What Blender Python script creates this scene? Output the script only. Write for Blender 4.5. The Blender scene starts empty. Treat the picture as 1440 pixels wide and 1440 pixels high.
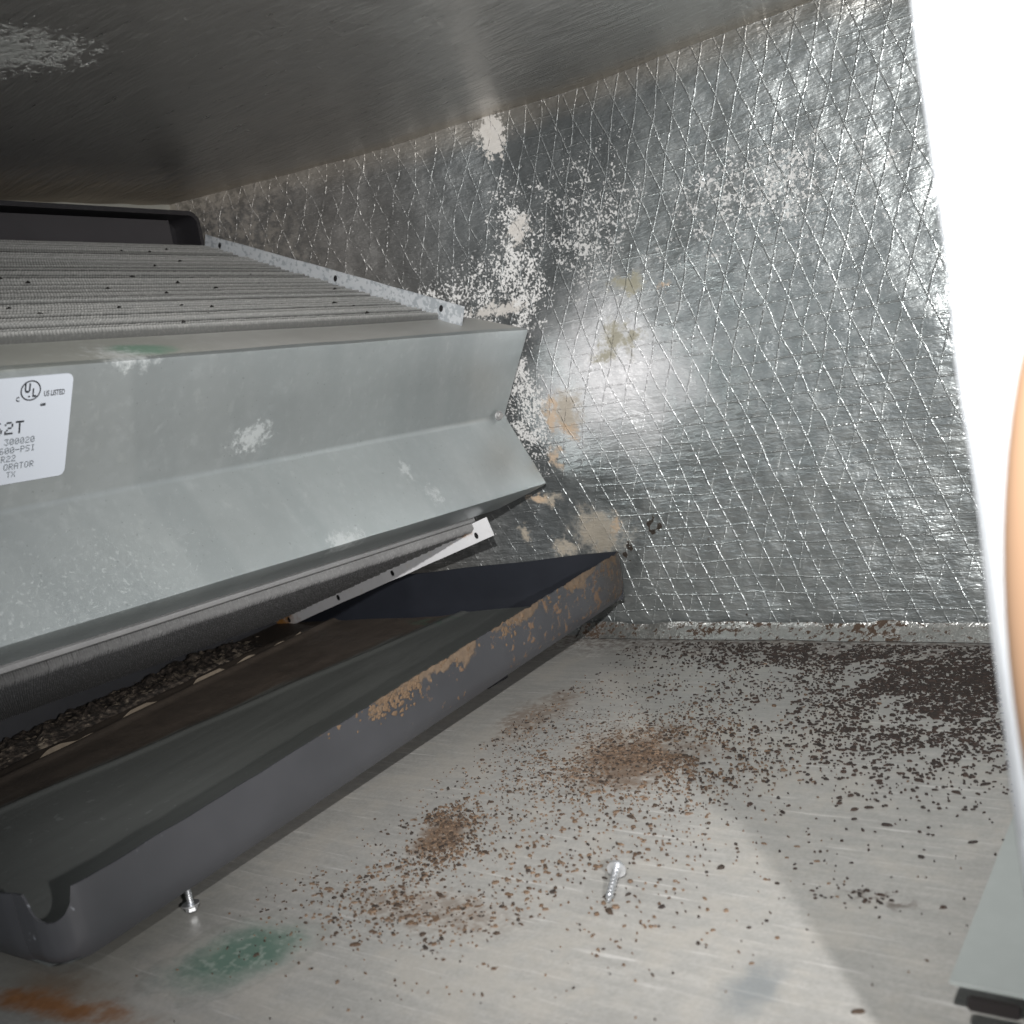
import bpy, bmesh, math, random
from mathutils import Vector, Matrix, noise

random.seed(7)
scene = bpy.context.scene
C = scene.collection

# ------------------------------------------------------------------ camera
cam_d = bpy.data.cameras.new('camera')
cam_d.sensor_width = 36.0
cam_d.lens = 36.325
cam_d.clip_start = 0.01
cam_d.clip_end = 50
cam = bpy.data.objects.new('camera', cam_d)
C.objects.link(cam)
RX = Vector((0.8095, 0.5618, -0.1705))
DN = Vector((-0.0603, -0.2093, -0.9760))
FW = Vector((-0.5840, 0.8003, -0.1356))
FW.normalize()
RX = (RX - FW * RX.dot(FW)).normalized()
UPV = RX.cross(FW)
CAM = Vector((0.0, -0.8349, 0.2686))
m = Matrix((RX, UPV, -FW)).transposed().to_4x4()
m.translation = CAM
cam.matrix_world = m
cam_d.dof.use_dof = True
cam_d.dof.focus_distance = 0.80
cam_d.dof.aperture_fstop = 13.0
scene.camera = cam

# ------------------------------------------------------------------ world and lamps
world = bpy.data.worlds.new('World')
scene.world = world
world.use_nodes = True
bg = world.node_tree.nodes['Background']
bg.inputs[0].default_value = (0.82, 0.91, 1.0, 1)
bg.inputs[1].default_value = 0.16


def lamp(name, loc, target, energy, size, radius, blend, color):
    d = bpy.data.lights.new(name, 'SPOT')
    d.energy = energy
    d.spot_size = math.radians(size)
    d.spot_blend = blend
    d.shadow_soft_size = radius
    d.color = color
    o = bpy.data.objects.new(name, d)
    o.location = loc
    o.rotation_euler = (Vector(target) - Vector(loc)).to_track_quat('-Z', 'Y').to_euler()
    C.objects.link(o)
    return o


# the phone's flash just beside the lens, and a work light held to the right
lamp('phone_flash', (-0.005, -0.845, 0.375), (-0.36, 0.0, 0.22), 24.0, 94, 0.006, 1.0, (1.0, 0.985, 0.96))
lamp('work_light', (0.152, -0.84, 0.28), (-0.40, -0.1, 0.15), 12.5, 110, 0.006, 1.0, (1.0, 0.97, 0.95))

vs = scene.view_settings
vs.view_transform = 'Standard'
vs.look = 'None'
vs.exposure = 0.38
vs.gamma = 1.0
scene.cycles.use_denoising = True
scene.cycles.use_adaptive_sampling = True
scene.cycles.adaptive_threshold = 0.035
scene.cycles.max_bounces = 4
scene.cycles.diffuse_bounces = 2
scene.cycles.glossy_bounces = 3
scene.cycles.caustics_reflective = False
scene.cycles.sample_clamp_indirect = 4.0

# ------------------------------------------------------------------ shader shorthand
class Sh:
    """a small wrapper so that masks can be written as arithmetic"""
    def __init__(self, name):
        self.mat = bpy.data.materials.new(name)
        self.mat.use_nodes = True
        self.nt = self.mat.node_tree
        self.bsdf = self.nt.nodes['Principled BSDF']
        g = self.nt.nodes.new('ShaderNodeNewGeometry')
        tc = self.nt.nodes.new('ShaderNodeTexCoord')
        self.pos = tc.outputs['Object']
        sp = self.nt.nodes.new('ShaderNodeSeparateXYZ')
        self.nt.links.new(self.pos, sp.inputs[0])
        self.x, self.y, self.z = V(self, sp.outputs[0]), V(self, sp.outputs[1]), V(self, sp.outputs[2])

    def math(self, op, *a, clamp=False):
        n = self.nt.nodes.new('ShaderNodeMath')
        n.operation = op
        n.use_clamp = clamp
        for i, v in enumerate(a):
            self.put(v, n.inputs[i])
        return V(self, n.outputs[0])

    def put(self, v, sock):
        if isinstance(v, V):
            self.nt.links.new(v.s, sock)
        elif hasattr(v, 'is_output'):
            self.nt.links.new(v, sock)
        elif isinstance(v, (tuple, list)) and len(v) == 3 and sock.type == 'RGBA':
            sock.default_value = (*v, 1)
        else:
            sock.default_value = v

    def vec(self, x, y, z=0.0):
        n = self.nt.nodes.new('ShaderNodeCombineXYZ')
        for i, v in enumerate((x, y, z)):
            self.put(v, n.inputs[i])
        return n.outputs[0]

    def noise(self, scale, detail=3, rough=0.55, p=None, dist=0.0):
        n = self.nt.nodes.new('ShaderNodeTexNoise')
        self.put(p if p is not None else self.pos, n.inputs['Vector'])
        n.inputs['Scale'].default_value = scale
        n.inputs['Detail'].default_value = detail
        n.inputs['Roughness'].default_value = rough
        n.inputs['Distortion'].default_value = dist
        return V(self, n.outputs[0])

    def voro(self, scale, p=None, feature='F1', rand=1.0):
        n = self.nt.nodes.new('ShaderNodeTexVoronoi')
        n.feature = feature
        self.put(p if p is not None else self.pos, n.inputs['Vector'])
        n.inputs['Scale'].default_value = scale
        n.inputs['Randomness'].default_value = rand
        return V(self, n.outputs['Distance'])

    def ss(self, v, lo, hi):
        """smoothstep from lo to hi (either order)"""
        n = self.nt.nodes.new('ShaderNodeMapRange')
        n.interpolation_type = 'SMOOTHSTEP'
        self.put(v, n.inputs[0])
        if lo < hi:
            n.inputs[1].default_value, n.inputs[2].default_value = lo, hi
            n.inputs[3].default_value, n.inputs[4].default_value = 0, 1
        else:
            n.inputs[1].default_value, n.inputs[2].default_value = hi, lo
            n.inputs[3].default_value, n.inputs[4].default_value = 1, 0
        return V(self, n.outputs[0])

    def blob(self, a, b, ca, cb, ra, rb, wob=None, amt=0.0):
        """elliptic distance, 0 in the middle and 1 on the rim, with a wobbling outline"""
        da = (a - ca) * (1.0 / ra)
        db = (b - cb) * (1.0 / rb)
        d = self.math('SQRT', da * da + db * db)
        if wob is not None:
            d = d + (wob - 0.5) * amt
        return d

    def mix(self, f, a, b):
        n = self.nt.nodes.new('ShaderNodeMix')
        n.data_type = 'RGBA'
        self.put(f, n.inputs[0])
        for sock, v in ((n.inputs[6], a), (n.inputs[7], b)):
            self.put(v, sock)
        return V(self, n.outputs[2])

    def lines(self, c, pitch, width):
        f = self.math('FRACT', c * (1.0 / pitch))
        d = self.math('ABSOLUTE', f - 0.5) * pitch
        return self.ss(d, width, 0.0)

    def bump(self, h, strength=1.0, dist=0.001, normal=None):
        n = self.nt.nodes.new('ShaderNodeBump')
        n.inputs['Strength'].default_value = strength
        n.inputs['Distance'].default_value = dist
        self.put(h, n.inputs['Height'])
        if normal is not None:
            self.nt.links.new(normal, n.inputs['Normal'])
        return n.outputs[0]

    def out(self, color=None, rough=None, metal=None, normal=None, spec=None):
        for k, v in (('Base Color', color), ('Roughness', rough), ('Metallic', metal), ('Normal', normal), ('Specular IOR Level', spec)):
            if v is not None:
                self.put(v, self.bsdf.inputs[k])
        return self.mat


class V:
    def __init__(self, sh, s):
        self.sh, self.s = sh, s
    def __add__(self, o): return self.sh.math('ADD', self, o)
    def __radd__(self, o): return self.sh.math('ADD', o, self)
    def __sub__(self, o): return self.sh.math('SUBTRACT', self, o)
    def __rsub__(self, o): return self.sh.math('SUBTRACT', o, self)
    def __mul__(self, o): return self.sh.math('MULTIPLY', self, o)
    def __rmul__(self, o): return self.sh.math('MULTIPLY', o, self)
    def max(self, o): return self.sh.math('MAXIMUM', self, o)
    def min(self, o): return self.sh.math('MINIMUM', self, o)
    def sat(self): return self.sh.math('ADD', self, 0.0, clamp=True)


# ------------------------------------------------------------------ materials
def foil_wall_material():
    s = Sh('foil_scrim_wall')
    x, z = s.x, s.z
    wob = s.noise(9, 2)
    wob2 = s.noise(70, 2)
    left = s.ss(x, -0.50, -0.62)
    warp = ((wob - 0.5) * 0.018 + (wob2 - 0.5) * 0.0022) * (1.0 + 1.3 * left)
    # reinforcing yarns under the foil: two slanting families and one level family
    thk = s.noise(120, 2)
    d1 = s.lines(x - z * 0.345 + warp, 0.0194, 0.0010)
    d2 = s.lines(x + z * 0.345 + warp * 0.8 + 0.004, 0.0206, 0.0010)
    d3 = s.lines(z + warp * 0.6, 0.0154, 0.0009)
    brk = s.ss(s.noise(360, 2) - left * 0.05, 0.42, 0.56)
    brk2 = s.ss(s.noise(14, 2, p=s.vec(s.x, s.z, 3.1)), 0.36, 0.52)
    low = s.ss(z, 0.12, 0.30)
    h1 = d1 * (0.12 + 0.88 * brk) * (0.20 + 0.80 * low)
    h2 = d2 * (0.15 + 0.85 * brk) * (0.55 + 0.45 * low)
    h3 = d3 * (0.35 + 0.65 * brk) * (0.15 + 0.85 * brk2) * (1.0 - 0.6 * low)
    yarn = h1.max(h2).max(h3) * s.ss(thk, 0.25, 0.55) * (1.0 - 0.62 * left)
    crease = s.noise(38, 4, 0.6)
    # oxidised white speckle, dense along the fold, thinner to the right
    rag = s.noise(26, 4, 0.65)
    dens = s.ss(s.blob(x, z, -0.548, 0.36, 0.055, 0.110, rag, 1.6), 1.15, 0.0) * 0.195
    dens = dens.max(s.ss(s.blob(x, z, -0.600, 0.335, 0.12, 0.065, rag, 1.6), 1.2, 0.1) * 0.15)
    dens = dens.max(s.ss(s.blob(x, z, -0.47, 0.385, 0.09, 0.085, rag, 1.6), 1.2, 0.1) * 0.15)
    dens = dens.max(s.ss(s.blob(x, z, -0.31, 0.375, 0.15, 0.065, rag, 1.6), 1.2, 0.1) * 0.145)
    dens = dens.max(s.ss(s.blob(x, z, -0.56, 0.235, 0.035, 0.09, rag, 1.0), 1.2, 0.3) * 0.18)
    spk = s.noise(400, 3, 0.62) * 0.7 + s.noise(95, 2, 0.5) * 0.3
    speck = s.ss(spk + dens, 0.655, 0.70)
    hf = s.noise(130, 4, 0.78)
    patch = s.ss(s.blob(x, z, -0.556, 0.484, 0.015, 0.020, hf, 3.5), 1.0, 0.8)
    patch = patch.max(s.ss(s.blob(x, z, -0.575, 0.325, 0.03, 0.008, hf, 5.0), 1.0, 0.5))
    patch = patch.max(s.ss(s.blob(x, z, -0.543, 0.392, 0.012, 0.012, hf, 5.0), 1.0, 0.5))
    # flash highlight by the fold, painted into the foil as a pale matte patch
    hot_spot = s.ss(s.blob(x, z, -0.462, 0.248, 0.100, 0.095, rag, 0.9), 1.15, 0.0)
    # glue and rust stains with ragged outlines
    rag2 = hf
    rr = rag * 0.35 + rag2 * 0.65
    xw = x + (s.noise(58, 4, 0.7, p=s.vec(x, z, 5.0)) - 0.5) * 0.045
    zw = z + (s.noise(58, 4, 0.7, p=s.vec(x, z, 9.0)) - 0.5) * 0.045
    def st(cx, cz, rx, rz, amt=2.6):
        return s.ss(s.blob(xw, zw, cx, cz, rx, rz, rr, amt), 1.2, 0.3)
    olive = st(-0.439, 0.326, 0.020, 0.009)
    for a in ((-0.455, 0.278, 0.013, 0.018), (-0.468, 0.268, 0.012, 0.010), (-0.440, 0.277, 0.009, 0.008)):
        olive = olive.max(st(*a))
    tan = st(-0.513, 0.222, 0.020, 0.022)
    for a in ((-0.506, 0.102, 0.034, 0.026), (-0.550, 0.090, 0.020, 0.010), (-0.590, 0.108, 0.007, 0.008), (-0.560, 0.140, 0.020, 0.008)):
        tan = tan.max(st(*a))
    orange = st(-0.528, 0.232, 0.010, 0.006)
    for a in ((-0.532, 0.215, 0.008, 0.014), (-0.516, 0.204, 0.011, 0.007), (-0.538, 0.178, 0.006, 0.013), (-0.568, 0.141, 0.010, 0.009), (-0.405, 0.315, 0.009, 0.005), (-0.489, 0.108, 0.006, 0.014)):
        orange = orange.max(st(*a))
    mn = s.noise(150, 2)
    mould = s.ss(mn + s.ss(s.blob(x, z, -0.482, 0.080, 0.016, 0.030, rag, 0.6), 1.1, 0.2) * 0.5, 0.98, 1.03)
    mould = mould.max(s.ss(mn + s.ss(s.blob(x, z, -0.451, 0.105, 0.012, 0.013, rag, 0.4), 1.1, 0.4) * 0.5, 0.98, 1.03))
    dots = s.ss(s.voro(36, p=s.vec(x, z, 0.7)), 0.062, 0.045) * s.ss(s.noise(6, 2), 0.50, 0.62) * s.ss(z, 0.19, 0.14)
    # shade on the far half painted into the colour; tan stain under the seam
    fold_shade = s.ss(x - (z - 0.27).max(0.0) * 0.75 + (rag - 0.5) * 0.10, -0.46, -0.575)
    seam = s.ss(z + (rag - 0.5) * 0.03, 0.470, 0.497)
    film = s.ss(s.noise(48, 4, 0.75), 0.38, 0.64)
    wrink = s.noise(150, 3, 0.55, p=s.vec(x * 0.22, z, 7.0))
    crush = s.noise(210, 3, 0.6, p=s.vec(x * 0.45, z, 2.0))

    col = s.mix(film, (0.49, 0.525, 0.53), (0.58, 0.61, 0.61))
    col = s.mix((fold_shade * 0.8).sat(), col, s.mix(s.ss(x, -0.56, -0.74), (0.115, 0.125, 0.13), (0.165, 0.148, 0.135)))
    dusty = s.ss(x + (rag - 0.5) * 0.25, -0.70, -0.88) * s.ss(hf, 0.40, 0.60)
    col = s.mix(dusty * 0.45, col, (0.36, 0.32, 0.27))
    col = s.mix(seam * 0.55, col, (0.42, 0.38, 0.33))
    col = s.mix(yarn * 0.42, col, (0.86, 0.88, 0.88))  # glint along the raised yarns, painted in as paler foil
    col = s.mix(hot_spot * 0.9, col, (0.84, 0.83, 0.85))
    col = s.mix(speck, col, (0.66, 0.66, 0.65))
    col = s.mix(patch * 0.9, col, s.mix(hf, (0.50, 0.47, 0.43), (0.66, 0.645, 0.62)))
    col = s.mix(tan * 0.85, col, s.mix(rag2, (0.28, 0.235, 0.175), (0.47, 0.42, 0.345)))
    col = s.mix(olive * 0.8, col, s.mix(rag2, (0.20, 0.18, 0.10), (0.42, 0.39, 0.28)))
    col = s.mix(orange * 0.85, col, s.mix(rag2, (0.40, 0.27, 0.16), (0.62, 0.50, 0.38)))
    col = s.mix(mould.max(dots), col, (0.03, 0.022, 0.016))
    matte = speck.max(patch).max(tan).max(olive).max(orange).max(mould).max(dots)
    metal = (0.86 - hot_spot * 0.62 - fold_shade * 0.10 - dusty * 0.4 - yarn * 0.3) * (1.0 - matte)
    rough = (0.30 + film * 0.06 + hot_spot * 0.10 + fold_shade * 0.16 - yarn * 0.06).max(matte * 0.75)
    h = yarn * 1.15 + crease * 0.7 + crush * 0.8 + wrink * (1.0 - 0.75 * low) * 0.9
    nrm = s.bump(h, 0.75, 0.0016)
    return s.out(col, rough, metal, nrm)


def foil_ceiling_material():
    s = Sh('foil_ceiling')
    x, y = s.x, s.y
    wob = s.noise(8, 2)
    warp = (wob - 0.5) * 0.012
    d1 = s.lines(x - y * 0.345 + warp, 0.0194, 0.0009)
    d2 = s.lines(x + y * 0.345 + warp, 0.0206, 0.0009)
    d3 = s.lines(y + warp, 0.0154, 0.0009)
    brk = s.ss(s.noise(35, 3), 0.46, 0.66)
    yarn = d1.max(d2).max(d3 * 0.6) * brk * s.ss(s.noise(300, 2), 0.40, 0.60)
    nick = s.ss(s.noise(190, 2, 0.5, p=s.vec(s.x * 0.45 + s.y * 0.2, s.y, 0.4)), 0.67, 0.72)
    p = s.vec(s.x * 0.20 + s.y * 0.08, s.y, 0.0)
    streak = s.noise(150, 4, 0.65, p=p)
    rag = s.noise(40, 4, 0.7)
    wpatch = s.ss(s.blob(x, y, -0.580, -0.470, 0.035, 0.055, s.noise(150, 4, 0.75), 4.0), 1.1, 0.4)
    warm_glow = s.ss(x + (streak - 0.5) * 0.15, -0.76, -0.90)  # warm glow at the far end, painted into the ceiling's colour
    edge = s.ss(y + (x + 0.547).min(0.0) * -0.25 + (rag - 0.5) * 0.05, -0.040, -0.006)
    col = s.mix(streak, (0.45, 0.44, 0.425), (0.64, 0.63, 0.61))
    col = s.mix(warm_glow * 0.8, col, (0.46, 0.38, 0.28))
    col = s.mix(edge * 0.7, col, (0.44, 0.39, 0.32))
    col = s.mix(wpatch * 0.7, col, (0.60, 0.62, 0.60))
    rough = 0.24 + streak * 0.10 + wpatch * 0.3
    h = yarn * 0.22 + streak * 1.5 + nick * 0.12 + s.noise(30, 3) * 0.6 + wpatch * s.noise(160, 3) * 2.0
    return s.out(col, rough + warm_glow * 0.2, 0.92 - wpatch * 0.3 - warm_glow * 0.5 - edge * 0.4, s.bump(h, 0.9, 0.0016))


def floor_material():
    s = Sh('galvanized_floor')
    x, y = s.x, s.y
    p = s.vec(s.x * 0.10, s.y, 0.0)
    streak = s.noise(210, 4, 0.6, p=p)
    p2 = s.vec(s.x * 0.05 + s.y * 0.02, s.y, 0.0)
    scr = s.ss(s.noise(260, 3, 0.6, p=p2), 0.60, 0.70)
    cloud = s.noise(11, 4, 0.6)
    rag = s.noise(34, 4, 0.68)
    fine = s.noise(170, 3, 0.6)
    green = s.ss(s.blob(x - y * 0.25, y, -0.436 + 0.135, -0.538, 0.037, 0.036, rag, 1.0), 1.15, 0.35)
    rust = s.ss(s.blob(x, y - x * 0.16, -0.497, -0.603 + 0.0790, 0.060, 0.0100, rag, 2.6), 1.3, 0.2)
    rust2 = s.ss(s.blob(x, y, -0.505, -0.596, 0.055, 0.022, rag, 1.6), 1.1, 0.1)
    br = s.ss(s.blob(x, y, -0.352, -0.268, 0.062, 0.062, rag, 1.8), 1.15, 0.1)
    br = br.max(s.ss(s.blob(x + y * 0.3, y, -0.412 - 0.12, -0.398, 0.024, 0.032, rag, 1.3), 1.1, 0.3))
    br = br.max(s.ss(s.blob(x, y, -0.365, -0.470, 0.060, 0.022, rag, 1.8), 1.1, 0.4) * 0.45)
    br = br.max(s.ss(s.blob(x, y, -0.47, -0.21, 0.030, 0.07, rag, 2.0), 1.1, 0.3) * 0.6)
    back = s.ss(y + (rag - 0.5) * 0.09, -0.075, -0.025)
    spot = s.ss(fine + br * 0.20, 0.50, 0.62) * br
    blue = s.ss(s.blob(x, y, -0.181, -0.476, 0.016, 0.022, rag, 1.2), 1.1, 0.3)
    dark = s.ss(s.blob(x, y, -0.55, -0.56, 0.10, 0.12, rag, 0.6), 1.1, 0.2)
    smudge = s.ss(s.blob(x, y, -0.152, -0.393, 0.020, 0.008, rag, 1.8), 1.1, 0.3) * s.ss(fine, 0.45, 0.6)
    col = s.mix(cloud, (0.33, 0.328, 0.315), (0.50, 0.493, 0.472))
    col = s.mix(s.ss(streak, 0.40, 0.68) * 0.5, col, (0.55, 0.535, 0.505))
    grain = s.ss(s.noise(480, 3, 0.7), 0.42, 0.62)
    col = s.mix(grain * 0.22, col, (0.22, 0.21, 0.19))
    col = s.mix(s.ss(fine, 0.42, 0.62) * 0.22, col, (0.32, 0.315, 0.295))
    col = s.mix(scr * 0.55, col, (0.70, 0.69, 0.67))
    dust = s.ss(rag * 0.5 + cloud * 0.5, 0.48, 0.60)
    col = s.mix(dust * 0.40, col, (0.50, 0.47, 0.42))
    col = s.mix(dark * 0.55, col, (0.20, 0.205, 0.185))
    col = s.mix(blue * 0.6, col, (0.19, 0.22, 0.24))
    col = s.mix(green * 0.88, col, s.mix(rag, (0.040, 0.105, 0.075), (0.085, 0.17, 0.13)))
    ring = s.ss(s.math('ABSOLUTE', s.blob(x - y * 0.25, y, -0.436 + 0.135, -0.538, 0.040, 0.039, rag, 1.0) - 1.0), 0.09, 0.0)
    col = s.mix(ring * 0.25, col, (0.20, 0.21, 0.18))
    col = s.mix(green * s.ss(fine, 0.52, 0.64) * 0.4, col, (0.40, 0.44, 0.40))
    col = s.mix(br * 0.55, col, (0.22, 0.155, 0.105))
    col = s.mix(spot * 0.75, col, (0.12, 0.068, 0.036))
    col = s.mix(smudge * 0.7, col, (0.09, 0.06, 0.045))
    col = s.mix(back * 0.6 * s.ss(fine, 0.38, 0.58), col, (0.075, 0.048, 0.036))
    col = s.mix(rust2 * 0.5, col, (0.22, 0.13, 0.06))
    col = s.mix(rust, col, s.mix(fine, (0.16, 0.068, 0.024), (0.34, 0.16, 0.065)))
    dirt_dark = br.max(rust).max(back).max(green)
    rough = 0.40 + cloud * 0.10 + dirt_dark * 0.35
    metal = 0.20 * (1.0 - dirt_dark)
    h = streak * 0.45 + fine * 0.25
    return s.out(col, rough, metal, s.bump(h, 0.35, 0.0006))


def galvanized_material(name, base=(0.425, 0.458, 0.462), metal=0.62, rough=0.34, cover=False):
    s = Sh(name)
    cloud = s.noise(14, 4, 0.6)
    sp = s.voro(130)
    fine = s.noise(240, 3, 0.6)
    rag = s.noise(45, 4, 0.7)
    b = base
    col = s.mix(cloud, tuple(c * 0.88 for c in b), tuple(min(1, c * 1.12) for c in b))
    col = s.mix(s.ss(sp, 0.2, 0.7) * 0.12, col, tuple(c * 0.8 for c in b))
    r = rough + cloud * 0.12
    h = fine * 0.12 + cloud * 0.9
    met = metal
    if cover:
        y, z = s.y, s.z
        hf = s.noise(170, 4, 0.75)
        # frosty white oxide towards the bottom left, patches and drips
        frost = s.ss(y + (rag - 0.5) * 0.1, -0.30, -0.50) * s.ss(z + (cloud - 0.5) * 0.05, 0.245, 0.19)
        fleck = s.ss(s.noise(420, 3, 0.6) + frost * 0.10, 0.68, 0.76)
        top = s.ss(z, 0.302, 0.306)
        gr = s.ss(s.blob(y, s.x, -0.432, -0.552, 0.026, 0.016, rag, 0.9), 1.1, 0.4) * s.ss(z, 0.3115, 0.3130)
        wh = s.ss(s.blob(y, z, -0.452, 0.315, 0.020, 0.010, hf, 3.5), 1.2, 0.0) * 0.9
        olive = s.ss(y + (rag - 0.5) * 0.06, -0.36, -0.42) * s.ss(z, 0.3115, 0.3135)
        smear = s.ss(s.blob(y - z * 0.35, z, -0.348 - 0.088, 0.252, 0.018, 0.010, hf, 5.0), 1.1, 0.2) * 0.8
        drips = s.ss(s.noise(120, 3, 0.6, p=s.vec(s.y, s.z * 0.4, s.x)), 0.60, 0.72) * s.ss(z, 0.17, 0.21) * 0.25
        spot = s.ss(s.blob(y, z, -0.185, 0.178, 0.010, 0.008, hf, 5.0), 1.1, 0.2)
        spot = spot.max(s.ss(s.blob(y, z, -0.300, 0.165, 0.022, 0.008, hf, 5.0), 1.1, 0.2))
        spot = spot.max(s.ss(s.blob(y, z, -0.200, 0.203, 0.006, 0.009, hf, 5.0), 1.1, 0.2))
        haze_ = s.ss(s.noise(90, 4, 0.75), 0.52, 0.70) * 0.14
        reflection_bands = s.ss(s.noise(17, 2, 0.5, p=s.vec(s.y + s.z * 0.25, s.z * 0.12, 0.0)), 0.50, 0.62)  # soft dark reflections, painted into the cover's colour
        pit = s.ss(s.noise(330, 2, 0.5), 0.70, 0.74)
        white = (smear * 0.8).max(spot * 0.7).max(fleck * 0.35).max(wh).max(haze_)
        col = s.mix(frost * 0.30, col, (0.60, 0.66, 0.66))
        col = s.mix(drips, col, (0.56, 0.60, 0.59))
        col = s.mix(reflection_bands * 0.25, col, (0.30, 0.335, 0.345))
        col = s.mix(pit * 0.35, col, (0.20, 0.22, 0.22))
        nup = s.ss(s.x, -0.5372, -0.5395) * s.ss(z - (s.y * -0.0255 + 0.3005), 0.0, 0.003)  # upward flange tinted paler, in place of light falling on it
        col = s.mix(nup * 0.6, col, (0.52, 0.50, 0.46))
        col = s.mix(olive * 0.5, col, (0.24, 0.25, 0.21))
        col = s.mix(gr * 0.75, col, (0.16, 0.30, 0.22))
        col = s.mix(white * 0.6, col, (0.68, 0.71, 0.71))
        r = (r + white * 0.15).sat()
        met = (metal - white * 0.4 - gr * 0.3 - olive * 0.2 - nup * 0.4).max(0.0)
        h = h + white * s.noise(200, 2) * 0.9
    return s.out(col, r, met, s.bump(h, 0.3, 0.0008))


def plate_material(name, rusty):
    s = Sh(name)
    cloud = s.noise(60, 4, 0.65)
    spk = s.ss(s.noise(230, 3, 0.6) + s.ss(s.x, -0.66, -0.57) * 0.08, 0.52, 0.62)
    col = s.mix(cloud, (0.52, 0.56, 0.60), (0.72, 0.74, 0.76))
    col = s.mix(spk * 0.55, col, (0.26, 0.30, 0.33))
    r = 0.42 + cloud * 0.15
    if rusty:
        rag = s.noise(90, 4, 0.7)
        ru = s.ss(s.x + (rag - 0.5) * 0.06, -0.835, -0.87)
        ru = ru.max(s.ss(s.blob(s.x, s.z, -0.605, 0.128, 0.020, 0.006, rag, 1.2), 1.1, 0.4))
        col = s.mix(cloud, (0.74, 0.75, 0.77), (0.88, 0.88, 0.90))
        col = s.mix(s.ss(rag, 0.55, 0.75) * 0.35, col, (0.62, 0.52, 0.32))
        col = s.mix(ru, col, s.mix(rag, (0.30, 0.11, 0.02), (0.50, 0.28, 0.09)))
    return s.out(col, r, 0.1 if rusty else 0.35, s.bump(cloud, 0.2, 0.0006))


def fin_material(name, a, b, grooves=False):
    s = Sh(name)
    n = s.noise(30, 4, 0.65)
    f = s.noise(420, 2, 0.6)
    col = s.mix(n, a, b)
    col = s.mix(s.ss(f, 0.45, 0.75) * 0.3, col, tuple(min(1, c * 1.6) for c in b))
    if not grooves:
        col = s.mix(s.lines(s.x + (f - 0.5) * 0.002, 0.00953, 0.0030) * 0.65, col, (0.045, 0.045, 0.045))
    if grooves:
        at = s.nt.nodes.new('ShaderNodeAttribute')
        at.attribute_name = 'dirt_dark'
        d = V(s, at.outputs['Fac'])
        # the dark of the grooves between rows, painted into the colour along with grime
        col = s.mix((d + (n - 0.5) * 0.3).sat(), col, (0.035, 0.036, 0.034))
    return s.out(col, 0.5, 0.35)


def pan_material():
    s = Sh('black_painted_pan')
    y, z, x = s.y, s.z, s.x
    zb = y * 0.0422 + 0.0418
    hz = z - zb + s.ss(y, -0.02, -0.55) * 0.0055                                            # height above the pan's own floor
    rag = s.noise(55, 4, 0.7)
    rag2 = s.noise(190, 3, 0.6)
    cloud = s.noise(16, 3, 0.55)
    far = s.ss(y, -0.40, -0.20)
    low_ = s.noise(22, 3, 0.6)
    rim = s.ss(hz + (rag - 0.5) * 0.040 + (low_ - 0.56) * 0.10 + far * 0.002, 0.0385, 0.0440) * s.ss(x, -0.50, -0.49)
    rim = rim * s.ss(y + (rag - 0.5) * 0.25, -0.42, -0.33)
    spots = s.ss(rag2 * 0.5 + rag * 0.5 + s.ss(y, -0.30, -0.12) * 0.06, 0.585, 0.63) * s.ss(x, -0.486, -0.4835) * s.ss(y, -0.36, -0.26)
    endr = s.ss(y + (rag - 0.5) * 0.06, -0.075, -0.03) * s.ss(x, -0.486, -0.4835)
    scuff = s.ss(s.noise(75, 3, 0.5), 0.68, 0.72) * s.ss(y, -0.50, -0.58) * s.ss(hz, 0.001, 0.006)
    col = s.mix(cloud, (0.040, 0.0415, 0.046), (0.084, 0.086, 0.095))
    col = s.mix(endr * 0.7, col, (0.060, 0.045, 0.035))
    col = s.mix(spots * 0.8, col, (0.20, 0.125, 0.075))
    col = s.mix(rim * 0.9, col, s.mix(rag2, (0.085, 0.060, 0.042), (0.25, 0.18, 0.12)))
    col = s.mix(scuff * 0.7, col, (0.36, 0.38, 0.42))
    rust = rim.max(spots)
    return s.out(col, (0.36 + cloud * 0.12).max(rust * 0.8), 0.0, s.bump(rag2 * rust * 2.0 + cloud * 0.5, 0.4, 0.0008))


def pan_floor_material():
    s = Sh('wet_pan_floor')
    x, y = s.x, s.y
    p = s.vec(s.x, s.y * 0.10 + s.x * 0.02, 0.0)
    st = s.noise(60, 4, 0.6, p=p)
    rag = s.noise(50, 4, 0.7)
    grime = s.ss(x - y * 0.22 + (st - 0.5) * 0.05, -0.632, -0.650)
    front = s.ss(y, -0.30, -0.52)
    col = s.mix(st, (0.075, 0.080, 0.075), (0.15, 0.157, 0.15))
    col = s.mix(front * 0.55, col, (0.24, 0.255, 0.25))
    col = s.mix(s.ss(s.noise(150, 2), 0.66, 0.72) * front * 0.4, col, (0.35, 0.37, 0.37))
    col = s.mix(grime * 0.85, col, s.mix(rag, (0.030, 0.022, 0.017), (0.11, 0.082, 0.062)))
    ridge = s.ss(s.math('ABSOLUTE', x + y * 0.36 + 0.545 + 0.0), 0.006, 0.0) * s.ss(rag, 0.35, 0.6)
    gr = s.ss(s.blob(x, y, -0.66, -0.088, 0.05, 0.016, rag, 1.6), 1.0, 0.5) * s.ss(rag, 0.45, 0.6)
    col = s.mix(gr * 0.6, col, (0.05, 0.10, 0.07))
    return s.out(col, 0.24 + rag * 0.2 + grime * 0.22, 0.0, s.bump(st + grime * rag * 2.0, 0.4, 0.001))


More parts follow.
